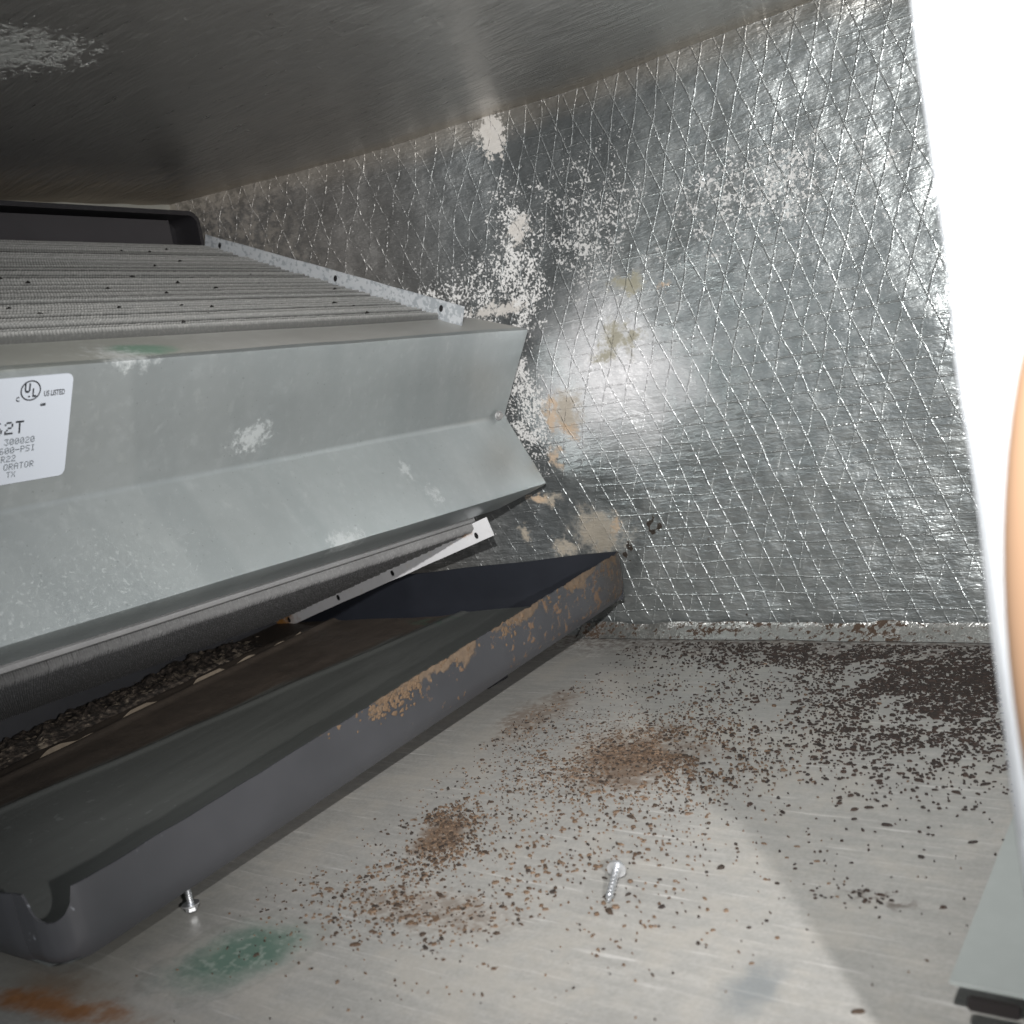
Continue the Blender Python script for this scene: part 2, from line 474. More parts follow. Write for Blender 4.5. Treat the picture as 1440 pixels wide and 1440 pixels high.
def flake_material():
    s = Sh('rust_flake')
    a = s.nt.nodes.new('ShaderNodeAttribute')
    a.attribute_name = 'tint'
    n = s.noise(900, 2)
    col = s.mix(n * 0.4, a.outputs['Color'], (0.03, 0.02, 0.015))
    return s.out(col, 0.85, 0.0)


def plain(name, col, rough=0.5, metal=0.0, var=0.12, scale=60, bump=0.0):
    s = Sh(name)
    n = s.noise(scale, 4, 0.6)
    c = s.mix(n, tuple(v * (1 - var) for v in col), tuple(min(1, v * (1 + var)) for v in col))
    return s.out(c, rough, metal, s.bump(n, bump, 0.001) if bump else None)


def crust_material():
    s = Sh('rust_crust')
    a = s.noise(70, 4, 0.7)
    b = s.noise(190, 3, 0.65)
    col = s.mix(s.ss(b, 0.40, 0.62), (0.022, 0.018, 0.015), (0.085, 0.068, 0.055))
    col = s.mix(s.ss(a * 0.6 + b * 0.4, 0.54, 0.60) * 0.8, col, (0.24, 0.20, 0.155))
    return s.out(col, 0.85, 0.0, s.bump(b, 0.8, 0.002))


M = dict(
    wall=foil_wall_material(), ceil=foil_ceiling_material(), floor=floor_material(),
    cover=galvanized_material('galvanized_cover', cover=True),
    fin=fin_material('upper_fins', (0.24, 0.25, 0.245), (0.46, 0.455, 0.44), True),
    fin2=fin_material('lower_fins', (0.24, 0.24, 0.243), (0.42, 0.42, 0.42)),
    plate=plate_material('end_plate_zinc', False), plate2=plate_material('end_plate_rusty', True),
    pan=pan_material(), panfloor=pan_floor_material(), flake=flake_material(),
    panback=plain('shaded_pan_paint', (0.016, 0.018, 0.024), 0.35, 0, 0.3, 30),  # the pan's paint darkened for the shade on its back wall
    black=plain('black_plastic', (0.022, 0.021, 0.024), 0.45, 0, 0.2, 20),
    hole=plain('dark_hole', (0.008, 0.008, 0.009), 0.9),
    zinc=plain('bright_zinc', (0.85, 0.87, 0.90), 0.30, 0.9, 0.08, 200),
    crust=crust_material(),
    crustp=plain('pale_crust', (0.20, 0.165, 0.125), 0.9, 0, 0.5, 120, 0.8),
    sticker=plain('sticker_paper', (0.56, 0.60, 0.66), 0.38, 0, 0.02, 20),
    ink=plain('black_ink', (0.012, 0.014, 0.02), 0.5),
    ink2=plain('faded_ink', (0.14, 0.16, 0.18), 0.6, 0, 0.35, 300),
    tape=None,
    board=plain('white_board', (0.27, 0.283, 0.30), 0.8, 0, 0.03, 60, 0.15),
    tan=plain('tan_skinned', (0.150, 0.090, 0.052), 0.8, 0, 0.04, 20),
    ledge=galvanized_material('galvanized_ledge', (0.40, 0.43, 0.42), 0.3, 0.5),
    slot=plain('slot_black', (0.012, 0.009, 0.009), 0.7),
    endwall=galvanized_material('galvanized_end_wall', (0.42, 0.42, 0.38), 0.4, 0.5),
    crumb=plain('black_crumb', (0.012, 0.011, 0.010), 0.9),
)
st_ = Sh('foil_tape')
tn = st_.noise(70, 4, 0.65)
tsp = st_.ss(st_.noise(170, 4, 0.7) + st_.ss(st_.noise(9, 2), 0.42, 0.62) * 0.09, 0.56, 0.62)
M['tape'] = st_.out(st_.mix(tsp, st_.mix(tn, (0.48, 0.48, 0.46), (0.74, 0.74, 0.72)), (0.07, 0.045, 0.03)),
                    (0.26 + tn * 0.1).max(tsp * 0.8), 0.85 * (1.0 - tsp), st_.bump(tn, 0.9, 0.004))


# ------------------------------------------------------------------ mesh helpers
def mk(name, verts, faces, mat, parent=None, smooth=False):
    me = bpy.data.meshes.new(name)
    me.from_pydata([tuple(v) for v in verts], [], faces)
    me.update()
    if smooth:
        me.polygons.foreach_set('use_smooth', [True] * len(me.polygons))
    o = bpy.data.objects.new(name, me)
    me.materials.append(mat)
    C.objects.link(o)
    if parent:
        o.parent = parent
    return o


def from_bm(name, bm, mat, parent=None, smooth=False):
    me = bpy.data.meshes.new(name)
    bm.normal_update()
    bm.to_mesh(me)
    bm.free()
    if smooth:
        me.polygons.foreach_set('use_smooth', [True] * len(me.polygons))
    o = bpy.data.objects.new(name, me)
    me.materials.append(mat)
    C.objects.link(o)
    if parent:
        o.parent = parent
    return o


def empty(name, loc=(0, 0, 0)):
    o = bpy.data.objects.new(name, None)
    o.empty_display_size = 0.02
    C.objects.link(o)
    return o


def tag(o, label, cat=None, kind=None):
    if label:
        o['label'] = label
    if cat:
        o['category'] = cat
    if kind:
        o['kind'] = kind
    return o


def grid(name, fn, nu, nv, mat, parent=None, smooth=True):
    vs_, fs = [], []
    for i in range(nu + 1):
        for j in range(nv + 1):
            vs_.append(fn(i / nu, j / nv))
    for i in range(nu):
        for j in range(nv):
            a = i * (nv + 1) + j
            fs.append((a, a + nv + 1, a + nv + 2, a + 1))
    return mk(name, vs_, fs, mat, parent, smooth)


def solid_strip(name, pts, offs, mat, parent=None, smooth=False):
    """a sheet swept through rows of points and given thickness: pts[i][j], offs[i][j] is the back face"""
    ni, nj = len(pts), len(pts[0])
    vs_ = [p for r in pts for p in r] + [p for r in offs for p in r]
    n = ni * nj
    fs = []
    for i in range(ni - 1):
        for j in range(nj - 1):
            a = i * nj + j
            q = (a, a + nj, a + nj + 1, a + 1)
            fs.append(q)
            fs.append(tuple(n + k for k in reversed(q)))
    ring = [j for j in range(nj)] + [i * nj + nj - 1 for i in range(1, ni)] + \
           [(ni - 1) * nj + j for j in range(nj - 2, -1, -1)] + [i * nj for i in range(ni - 2, 0, -1)]
    for k in range(len(ring)):
        a, b = ring[k], ring[(k + 1) % len(ring)]
        fs.append((a, b, n + b, n + a))
    return mk(name, vs_, fs, mat, parent, smooth)


def box_bm(bm, x0, x1, y0, y1, z0, z1):
    v = [bm.verts.new(p) for p in ((x0, y0, z0), (x1, y0, z0), (x1, y1, z0), (x0, y1, z0), (x0, y0, z1), (x1, y0, z1), (x1, y1, z1), (x0, y1, z1))]
    for f in ((3, 2, 1, 0), (4, 5, 6, 7), (0, 1, 5, 4), (1, 2, 6, 5), (2, 3, 7, 6), (3, 0, 4, 7)):
        bm.faces.new([v[i] for i in f])


def nz(x, y, z=0.0, s=1.0):
    return noise.noise(Vector((x * s, y * s, z * s)))


# ------------------------------------------------------------------ the setting
FOLD = -0.547
def wall_y(x, z):
    # flat to the right of the fold, turned about 14 degrees towards the room on the far side
    d = FOLD - x
    k = 0.02
    bend = 0.25 * (0.5 * (d + math.sqrt(d * d + k * k)) - 0.0)
    y = -bend + 0.25 * 0.5 * k * 0.35
    # the lining puffs out beside the fold
    r2 = ((x + 0.520) / 0.075) ** 2 + ((z - 0.245) / 0.11) ** 2
    y -= 0.021 * math.exp(-r2 * 1.1)
    r3 = ((x + 0.175) / 0.05) ** 2 + ((z - 0.215) / 0.10) ** 2
    y -= 0.005 * math.exp(-r3)
    y += 0.0030 * nz(x, z, 0.3, 9) + 0.0017 * nz(x, z, 1.3, 24) + 0.0006 * nz(x, z, 4.3, 60)
    return y


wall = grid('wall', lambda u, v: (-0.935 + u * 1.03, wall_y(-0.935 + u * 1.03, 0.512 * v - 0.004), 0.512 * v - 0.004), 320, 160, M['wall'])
tag(wall, None, None, 'structure')
ceil = grid('ceiling', lambda u, v: (-0.95 + u * 1.05, 0.02 - 0.80 * v, 0.5 + 0.0045 * nz(-0.95 + u * 1.05, 0.8 * v, 0, 6) + 0.0010 * nz(u, v, 2, 22) + 0.0006 * nz(u, v, 2, 45)), 160, 130, M['ceil'])
tag(ceil, None, None, 'structure')
fl = grid('floor', lambda u, v: (-0.95 + u * 1.10, 0.02 - 0.80 * v, 0.0006 * nz(u, v, 5, 9) - 0.0006), 80, 60, M['floor'])
tag(fl, None, None, 'structure')
ew = grid('end_wall', lambda u, v: (-0.917, 0.0 - 0.78 * u, 0.505 * v), 6, 6, M['endwall'])
tag(ew, None, None, 'structure')
bmf = bmesh.new()
box_bm(bmf, -0.9155, -0.9125, -0.74, -0.145, 0.489, 0.4965)
from_bm('seam_flange', bmf, M['endwall'], ew)

# crinkled foil tape where the wall meets the floor
def tape_pt(u, v):
    x = -0.545 + u * 0.60
    wob = nz(x, 0, 4, 22) * 0.0022
    z0 = 0.0125 + wob * 1.4 + 0.0012 * nz(x, 3, 0, 60)
    return (x, wall_y(x, 0.02) - 0.0032 - 0.0155 * v ** 1.5 - 0.001 * nz(x, v, 7, 50), z0 * (1 - v) + 0.0012 * v + 0.0010 * nz(x, v * 0.2, 9, 70) * (1 - v))
tape = grid('foil_tape', tape_pt, 160, 5, M['tape'], wall)
tape['label'] = 'crinkled bright foil tape along the foot of the wall'

# ------------------------------------------------------------------ evaporator coil
TL = 0.0255                                               # the coil is not quite level
def tz(y):
    return TL * (-0.03 - y)

coil = empty('evaporator_coil')
tag(coil, 'finned evaporator coil with grey galvanized V-grooved cover and a white sticker', 'coil')

# V-grooved cover over the coil's apex
prof = [(-0.5800, 0.3205), (-0.5730, 0.3170), (-0.5365, 0.3030), (-0.5340, 0.3010), (-0.5347, 0.2985), (-0.5550, 0.2632), (-0.5748, 0.2282), (-0.5755, 0.2255),
        (-0.5745, 0.2228), (-0.5580, 0.1900), (-0.5430, 0.1598), (-0.5424, 0.1572), (-0.5445, 0.1553), (-0.5580, 0.1487), (-0.5720, 0.1420)]
endy = [-0.046, -0.040, -0.031, -0.030, -0.030, -0.030, -0.030, -0.030, -0.030, -0.030, -0.030, -0.030, -0.032, -0.050, -0.072]
ys = [-0.03 - 0.72 * i / 60 for i in range(61)]
rows, offs = [], []
for k, y in enumerate(ys):
    r, o = [], []
    for j, (px, pz) in enumerate(prof):
        yy = min(y, endy[j]) if k == 0 else y
        if k and y > endy[j]:
            yy = endy[j] - 0.0002 * k
        a = prof[max(0, j - 1)]
        b = prof[min(len(prof) - 1, j + 1)]
        t = Vector((b[0] - a[0], 0, b[1] - a[1])).normalized()
        nrm = Vector((-t.z, 0, t.x))                       # outward is +x
        dent = 0.0010 * nz(px, yy, pz, 11)
        P = Vector((px, yy, pz + tz(yy)))
        r.append(P + nrm * dent)
        o.append(P + nrm * (dent - 0.0013))
        # nrm must point to the room
    rows.append(r)
    offs.append(o)
n0 = (rows[5][5] - offs[5][5])
if n0.x < 0:
    rows, offs = offs, rows
cover = solid_strip('apex_cover', rows, offs, M['cover'], coil, smooth=True)
cover.data.set_sharp_from_angle(angle=math.radians(50))
cover['label'] = 'grey galvanized cover with a V groove along its length'

# hex screw at the end of the groove
def hex_screw_bm(bm, mat4, rh, hh, rw, shank_r=0, shank_l=0, turns=0):
    def ring(r, z, n, tw=0.0):
        return [bm.verts.new(mat4 @ Vector((r * math.cos(2 * math.pi * i / n + tw), r * math.sin(2 * math.pi * i / n + tw), z))) for i in range(n)]
    def lathe(rs, n, cap0=True, cap1=True):
        pr = None
        for r, z in rs:
            c = ring(r, z, n)
            if pr:
                for i in range(n):
                    bm.faces.new((pr[i], pr[(i + 1) % n], c[(i + 1) % n], c[i]))
            elif cap0:
                bm.faces.new(list(reversed(c)))
            pr = c
        if cap1:
            bm.faces.new(pr)
    lathe([(rw, 0.0), (rw, 0.0006), (rw * 0.9, 0.0013), (rh * 0.95, 0.0015)], 20)
    lathe([(rh, 0.0012), (rh, hh * 0.85), (rh * 0.86, hh)], 6)


bm = bmesh.new()
loc = Vector((-0.5718, -0.046, 0.2275))
q = Vector((1, -0.25, -0.15)).to_track_quat('Z', 'Y').to_matrix().to_4x4()
q.translation = loc
hex_screw_bm(bm, q, 0.0034, 0.0040, 0.0046)
from_bm('hex_screw', bm, plain('dull_zinc', (0.42, 0.42, 0.42), 0.4, 0.6, 0.2, 300), coil)

# fin packs: many thin sheets with a rippled edge
def fin_pack(name, a, b, depth, sign, y0, y1, step, teeth, amp, mat, jitter):
    A, B = Vector((a[0], 0, a[1])), Vector((b[0], 0, b[1]))
    L = (B - A)
    d = L.normalized()
    n = Vector((d.z, 0, -d.x)) * sign
    vs_, fs = [], []
    cnt = int((y0 - y1) / step)
    for k in range(cnt):
        y = y0 - k * step
        base = len(vs_)
        m_ = teeth * 2 + 1
        lean = random.uniform(-1, 1) * 0.0003
        hh = random.uniform(-1, 1) * jitter
        for i in range(m_):
            t = i / (m_ - 1)
            e = amp if i % 2 else 0.0
            e += jitter * 1.5 * nz(t * 40, y * 60, 3.3) + hh
            p = A + L * t + n * e
            vs_.append((p.x, y + lean, p.z + tz(y)))
            p2 = A + L * t - n * depth
            vs_.append((p2.x, y, p2.z + tz(y)))
        for i in range(m_ - 1):
            q_ = base + 2 * i
            fs.append((q_, q_ + 2, q_ + 3, q_ + 1))
    o = mk(name, vs_, fs, mat, coil)
    o['kind'] = 'stuff'
    return o


# the upper face shows as long rippled rows of fin edges
FA, FB = Vector((-0.578, 0, 0.3215)), Vector((-0.868, 0, 0.4435))
FD = (FB - FA).normalized()
FN = Vector((FD.z, 0, -FD.x))
t = 0.0
total = (FB - FA).length
while t < total - 0.004:
    wdt = random.choice((0.0055, 0.0068, 0.0080, 0.0090))
    hgt = random.uniform(0.0034, 0.0052)
    lo = random.uniform(-0.001, 0.0)
    ph = random.random() * 50
    vs_, fs = [], []
    NY = 470
    for k in range(NY + 1):
        y = -0.1012 - 0.56 * k / NY
        saw = 0.00018 if k % 2 else -0.00018
        jt = 0.00018 * nz(y, ph, 1, 55) + 0.0003 * nz(y, ph, 4, 260)
        for a, h in ((0.04, -0.004), (0.10, hgt * 0.55 + lo), (0.30, hgt + lo), (0.52, hgt * 0.85 + lo), (0.72, hgt * 0.10 + lo), (0.84, -0.006)):
            q_ = FA + FD * (t + wdt * a) + FN * (h + ((saw + jt) if h > 0 else 0))
            vs_.append((q_.x, y + (0.0003 if h > 0 else 0) * nz(y, ph, 8, 40), q_.z + tz(y)))
    for k in range(NY):
        for c in range(5):
            b = k * 6 + c
            fs.append((b, b + 6, b + 7, b + 1))
    fr = mk('fin_row', vs_, fs, M['fin'], coil)
    worn = random.uniform(-0.35, 0.32) if t > 0.012 else -0.2
    da = fr.data.attributes.new('dirt_dark', 'FLOAT', 'POINT')
    da.data.foreach_set('value', [max(0.0, min(1.0, v_ + worn)) for _ in range(NY + 1) for v_ in (1.0, 0.85, 0.05, 0.15, 0.8, 1.0)])
    t += wdt
fin_pack('lower_fins', (-0.581, 0.1300), (-0.905, 0.0340), 0.02, -1, -0.1015, -0.66, 0.0016, 34, 0.0026, M['fin2'], 0.0003)
# slab cores behind the fins
for nm, (x0, z0), (x1, z1), s_ in (('upper_core', (-0.579, 0.3185), (-0.868, 0.4405), 1), ('lower_core', (-0.578, 0.1365), (-0.905, 0.0378), -1)):
    d = Vector((x1 - x0, 0, z1 - z0)).normalized()
    n = Vector((d.z, 0, -d.x)) * s_
    rws, ofs = [], []
    for y in (-0.101, -0.66):
        rws.append([Vector((x0, y, z0 + tz(y))), Vector((x1, y, z1 + tz(y)))])
        ofs.append([p - n * 0.03 for p in rws[-1]])
    solid_strip(nm, rws, ofs, M['fin2'], coil)

# punched end plates standing proud of the fins
def end_plate(name, a, b, proud, sign, mat, ts, label):
    A, B = Vector((a[0], 0, a[1])), Vector((b[0], 0, b[1]))
    d = (B - A).normalized()
    n = Vector((d.z, 0, -d.x)) * sign
    N = 26
    rws, ofs = [], []
    for i in range(N + 1):
        p = A + (B - A) * (i / N)
        wv = 0.0006 * nz(i * 0.4, 0, 2)
        r = [p - n * 0.004, p + n * 0.002, p + n * (proud + wv)]
        rws.append([v + Vector((0, -0.0990 + 0.0006 * nz(i * .5, k, 1), tz(-0.1))) for k, v in enumerate(r)])
        ofs.append([v + Vector((0, 0.0014, 0)) for v in rws[-1]])
    o = solid_strip(name, rws, ofs, mat, coil)
    o['label'] = label
    for t in ts:
        bmh = bmesh.new()
        c = A + (B - A) * t + n * (proud * 0.55) + Vector((0, -0.0996 - 0.0006, tz(-0.1)))
        f = [bmh.verts.new(c + d * 0.0020 * math.cos(w) + n * 0.0030 * math.sin(w)) for w in [2 * math.pi * k / 14 for k in range(14)]]
        g = [bmh.verts.new(v.co + Vector((0, 0.0004, 0))) for v in f]
        bmh.faces.new(f)
        for k in range(14):
            bmh.faces.new((f[k], f[(k + 1) % 14], g[(k + 1) % 14], g[k]))
        from_bm('hole', bmh, M['hole'], o)
    return o


end_plate('end_plate', (-0.556, 0.3125), (-0.868, 0.4415), 0.0155, 1, M['plate'], (0.07, 0.45, 0.93), 'speckled zinc end plate above the upper fins')
end_plate('end_plate', (-0.566, 0.1352), (-0.905, 0.0360), 0.0140, -1, M['plate2'], (0.05, 0.38, 0.62, 0.86), 'bright end plate with rusty ends under the lower fins')

# white sticker with the printed lines the photograph shows
U = Vector((0, 1, -TL)).normalized()
B0 = Vector((-0.534, -0.03, 0.302))
VV = B0 - Vector((-0.576, -0.03, 0.2255))
VV = (VV - U * VV.dot(U)).normalized()
NN = U.cross(VV)
def lab(u, v, h=0.0):
    return B0 + U * u + VV * v + NN * (0.0012 + h)

u0, u1, v0, v1, rc = -0.585, -0.4610, -0.0690, -0.0055, 0.004
pts = []
for cx, cy, a0 in ((u1 - rc, v1 - rc, 0), (u0 + rc, v1 - rc, 90), (u0 + rc, v0 + rc, 180), (u1 - rc, v0 + rc, 270)):
    for k in range(7):
        w = math.radians(a0 + 15 * k)
        pts.append((cx + rc * math.cos(w), cy + rc * math.sin(w)))
bm = bmesh.new()
top = [bm.verts.new(lab(a, b, 0.0002)) for a, b in pts]
bot = [bm.verts.new(lab(a, b, -0.0012)) for a, b in pts]
bm.faces.new(top)
for k in range(len(pts)):
    bm.faces.new((bot[k], bot[(k + 1) % len(pts)], top[(k + 1) % len(pts)], top[k]))
sticker = from_bm('rating_label', bm, M['sticker'], coil)
sticker['label'] = 'white printed sticker with rounded corners'

G = {  # 5 x 7 dot letters
    '6': '01110 10000 10000 11110 10001 10001 01110', '2': '01110 10001 00001 00110 01000 10000 11111',
    'T': '11111 00100 00100 00100 00100 00100 00100', '3': '11111 00010 00100 00010 00001 10001 01110',
    '0': '01110 10001 10011 10101 11001 10001 01110', '-': '00000 00000 00000 11111 00000 00000 00000',
    'P': '11110 10001 10001 11110 10000 10000 10000', 'S': '01111 10000 10000 01110 00001 00001 11110',
    'I': '01110 00100 00100 00100 00100 00100 01110', 'R': '11110 10001 10001 11110 10100 10010 10001',
    'O': '01110 10001 10001 10001 10001 10001 01110', 'A': '01110 10001 10001 11111 10001 10001 10001',
    'X': '10001 10001 01010 00100 01010 10001 10001', ',': '00000 00000 00000 00000 00110 00100 01000',
    'N': '10001 11001 10101 10011 10001 10001 10001', ' ': '00000 00000 00000 00000 00000 00000 00000',
}
def dot_text(txt, ur, vb, pitch, height, mat, fat=1.0):
    """right end at ur, base line at vb"""
    bm_ = bmesh.new()
    cw = pitch * 0.78 / 5
    ch = height / 7
    for i, c in enumerate(txt):
        us = ur - pitch * (len(txt) - i) + pitch * 0.22
        for r, row in enumerate(G[c].split()):
            for k, bit in enumerate(row):
                if bit == '1':
                    a, b = us + k * cw, vb + (6 - r) * ch
                    e = 0.06
                    q_ = [(a - cw * e * fat, b - ch * e * fat), (a + cw * (1 + e * fat), b - ch * e * fat), (a + cw * (1 + e * fat), b + ch * (1 + e * fat)), (a - cw * e * fat, b + ch * (1 + e * fat))]
                    bm_.faces.new([bm_.verts.new(lab(x, y, 0.00032)) for x, y in q_])
    return from_bm('printed_text', bm_, mat, sticker)


dot_text('62T', -0.4888, -0.0385, 0.0062, 0.0075, M['ink'], 0.2)
dot_text('300020', -0.4818, -0.0450, 0.00305, 0.0038, M['ink2'])
dot_text('600-PSI', -0.4812, -0.0502, 0.00305, 0.0038, M['ink2'])
dot_text('R22', -0.4922, -0.0552, 0.00305, 0.0038, M['ink2'])
dot_text('ORATOR', -0.4812, -0.0602, 0.00305, 0.0038, M['ink2'])
dot_text('N, TX', -0.4918, -0.0650, 0.00285, 0.0036, M['ink2'])


def font_text(txt, uc, vb, size, squeeze, bold, name):
    cu = bpy.data.curves.new('t', 'FONT')
    cu.body = txt
    cu.size = size
    cu.offset = bold
    cu.align_x = 'CENTER'
    cu.resolution_u = 4
    t = bpy.data.objects.new('t', cu)
    C.objects.link(t)
    dg = bpy.context.evaluated_depsgraph_get()
    me = bpy.data.meshes.new_from_object(t.evaluated_get(dg))
    bpy.data.objects.remove(t)
    me.name = name
    for v in me.vertices:
        v.co = lab(uc + v.co.x * squeeze, vb + v.co.y, 0.00032)
    o = bpy.data.objects.new(name, me)
    me.materials.clear()
    me.materials.append(M['ink'])
    C.objects.link(o)
    o.parent = sticker
    return o


font_text('US LISTED', -0.4720, -0.0178, 0.0046, 0.62, 0.00010, 'printed_text')
font_text('C', -0.4935, -0.0195, 0.0038, 0.75, 0.00016, 'printed_text')
font_text('4688', -0.4785, -0.0235, 0.0022, 0.75, 0.00014, 'printed_text')
font_text('U', -0.4882, -0.0146, 0.0072, 0.72, 0.00030, 'emblem')
font_text('L', -0.4842, -0.0174, 0.0068, 0.72, 0.00026, 'emblem')
bm = bmesh.new()
prev = None
first = None
for k in range(48):
    w = 2 * math.pi * k / 48
    a = bm.verts.new(lab(-0.4863 + 0.0060 * math.cos(w), -0.0137 + 0.0060 * math.sin(w), 0.00032))
    b = bm.verts.new(lab(-0.4863 + 0.0052 * math.cos(w), -0.0137 + 0.0052 * math.sin(w), 0.00032))
    if prev:
        bm.faces.new((prev[0], a, b, prev[1]))
    else:
        first = (a, b)
    prev = (a, b)
bm.faces.new((prev[0], first[0], first[1], prev[1]))
dot = [bm.verts.new(lab(-0.4871 + 0.0006 * math.cos(k * .785), -0.0172 + 0.0006 * math.sin(k * .785), 0.00032)) for k in range(8)]
bm.faces.new(dot)
from_bm('emblem', bm, M['ink'], sticker)

# small loose crumbs lying on the upper fins
bm = bmesh.new()
def crumb(bm_, c, r, flat=0.6, seg=6, nrm=Vector((0, 0, 1))):
    ph = random.random() * 6
    ex = random.uniform(0.6, 1.5)
    base = [bm_.verts.new(c + Vector((r * ex * random.uniform(.7, 1.2) * math.cos(ph + 2 * math.pi * k / seg), r / ex * random.uniform(.7, 1.2) * math.sin(ph + 2 * math.pi * k / seg), 0))) for k in range(seg)]
    topv = bm_.verts.new(c + nrm * r * flat * random.uniform(.6, 1.2) + Vector((random.uniform(-.3, .3) * r, random.uniform(-.3, .3) * r, 0)))
    for k in range(seg):
        bm_.faces.new((base[k], base[(k + 1) % seg], topv))
    return base + [topv]


for k in range(46):
    t = random.random() ** 1.6
    y = random.uniform(-0.12, -0.56)
    x = -0.585 - 0.27 * t
    z = 0.3215 + (-0.578 - x) * 0.4207 + 0.0045 + tz(y)
    crumb(bm, Vector((x, y, z)), random.uniform(0.0009, 0.0026), 0.8)
cr = from_bm('fin_crumbs', bm, M['crumb'])
tag(cr, 'scattered black crumbs lying on the upper fins', 'debris', 'stuff')

# ------------------------------------------------------------------ drain pan
pan = empty('drain_pan')
tag(pan, 'black drain pan with rust-flaked rim under the coil', 'pan')
PH = 0.0455
def pzb(y):
    return 0.041 + 0.0422 * (y + 0.02)


def wall_part(name, path, nseg, jag, notch=None, th=0.0014, inward=1):
    # resample the plan path
    P = [Vector((a, b, 0)) for a, b in path]
    L = [0]
    for a, b in zip(P, P[1:]):
        L.append(L[-1] + (b - a).length)
    rws, ofs = [], []
    H = 7
    for i in range(nseg + 1):
        s_ = L[-1] * i / nseg
        k = max(j for j in range(len(L) - 1) if L[j] <= s_ + 1e-9)
        f = (s_ - L[k]) / (L[k + 1] - L[k])
        p = P[k].lerp(P[k + 1], f)
        k2 = min(len(P) - 2, k + (1 if f > .5 else 0))
        d = ((P[k + 1] - P[k]).normalized() * (1 - abs(f - .5)) + (P[k2 + 1] - P[k2]).normalized() * abs(f - .5)).normalized()
        nn = Vector((-d.y, d.x, 0)) * inward
        z0 = pzb(p.y)
        h = PH + jag(s_, p) - 0.0055 * max(0.0, min(1.0, (-0.02 - p.y) / 0.5))
        if notch:
            h -= notch(s_)
        bow = 0.0012 * nz(s_, 0, 6, 8)
        r, o = [], []
        for j in range(H + 1):
            t = j / H
            curve = 0.004 * (1 - min(1, t / 0.25)) ** 2          # rounded foot
            lean = 0.0015 * t
            q_ = Vector((p.x, p.y, z0 + h * t)) + nn * (curve - lean + bow * t)
            r.append(q_)
            o.append(q_ + nn * th)
        rws.append(r)
        ofs.append(o)
    o = solid_strip(name, rws, ofs, M['panback'] if name == 'back_wall' else M['pan'], pan, smooth=True)
    o.data.set_sharp_from_angle(angle=math.radians(50))
    return o


def jag_front(s_, p):
    a = 0.0
    if p.y > -0.40:
        a = -abs(nz(p.y, 0, 1, 90)) * 0.0024 - abs(nz(p.y, 0, 5, 240)) * 0.0014
    return a + 0.0006 * nz(p.y, 2, 1, 40)


front = [(-0.4832, -0.020), (-0.4832, -0.30), (-0.4832, -0.580)]
for k in range(1, 7):
    w = math.radians(15 * k)
    front.append((-0.4832 - 0.022 * (1 - math.cos(w)), -0.580 - 0.022 * math.sin(w)))
front.append((-0.512, -0.6025))
def corner_notch(s_):
    t = (s_ - 0.5805) / 0.0118
    return 0.0155 * (1 - t * t) ** 0.5 if abs(t) < 1 else 0.0
fw = wall_part('front_wall', front, 330, jag_front, corner_notch, inward=-1)
fw['label'] = 'long dark front wall with rust along its rim'
end = [(-0.5125, -0.6026), (-0.52, -0.604), (-0.60, -0.606), (-0.88, -0.606)]
wall_part('end_wall_panel', end, 140, lambda s_, p: 0.003 * nz(s_, 1, 1, 30), None, inward=-1)
wall_part('back_wall', [(-0.88, -0.094), (-0.70, -0.0740), (-0.4832, -0.020)], 60, lambda s_, p: 0.0008 * nz(p.x, 0, 1, 20), None, inward=-1)
wall_part('side_wall', [(-0.88, -0.606), (-0.88, -0.30), (-0.88, -0.0945)], 20, lambda s_, p: -0.016, None, inward=-1)

def pan_floor_pt(u, v):
    x = -0.488 - 0.392 * u
    yb = -0.022 - (-0.4832 - x) * 0.20
    y = yb + (-0.605 - yb) * v
    if y < -0.576:
        y = max(y, -0.6005)
        lim = -0.5052 + math.sqrt(max(0.0, 0.0212 ** 2 - max(0.0, -0.580 - y) ** 2))
        x = min(x, lim)
    lx = -0.630 + y * 0.22                                    # slanting pressed rib
    rib = 0.0016 * math.exp(-((x - lx) / 0.0045) ** 2) - 0.0008 * math.exp(-((x - lx + 0.02) / 0.012) ** 2)
    rib2 = 0.003 * math.exp(-((x + 0.80) / 0.006) ** 2)
    return (x, y, pzb(y) + 0.0018 + rib + rib2 + 0.0012 * nz(x, y, 1, 14))


pf = grid('pan_floor', pan_floor_pt, 110, 110, M['panfloor'], pan)
pf['label'] = 'grimy wet pan bottom with a pressed rib'
bm = bmesh.new()
box_bm(bm, -0.84, -0.57, -0.50, -0.47, 0.0003, pzb(-0.5) - 0.0010)
from_bm('support_rail', bm, M['black'], pan)
bm = bmesh.new()
box_bm(bm, -0.84, -0.55, -0.16, -0.13, 0.0003, pzb(-0.16) - 0.0010)
from_bm('support_rail', bm, M['black'], pan)

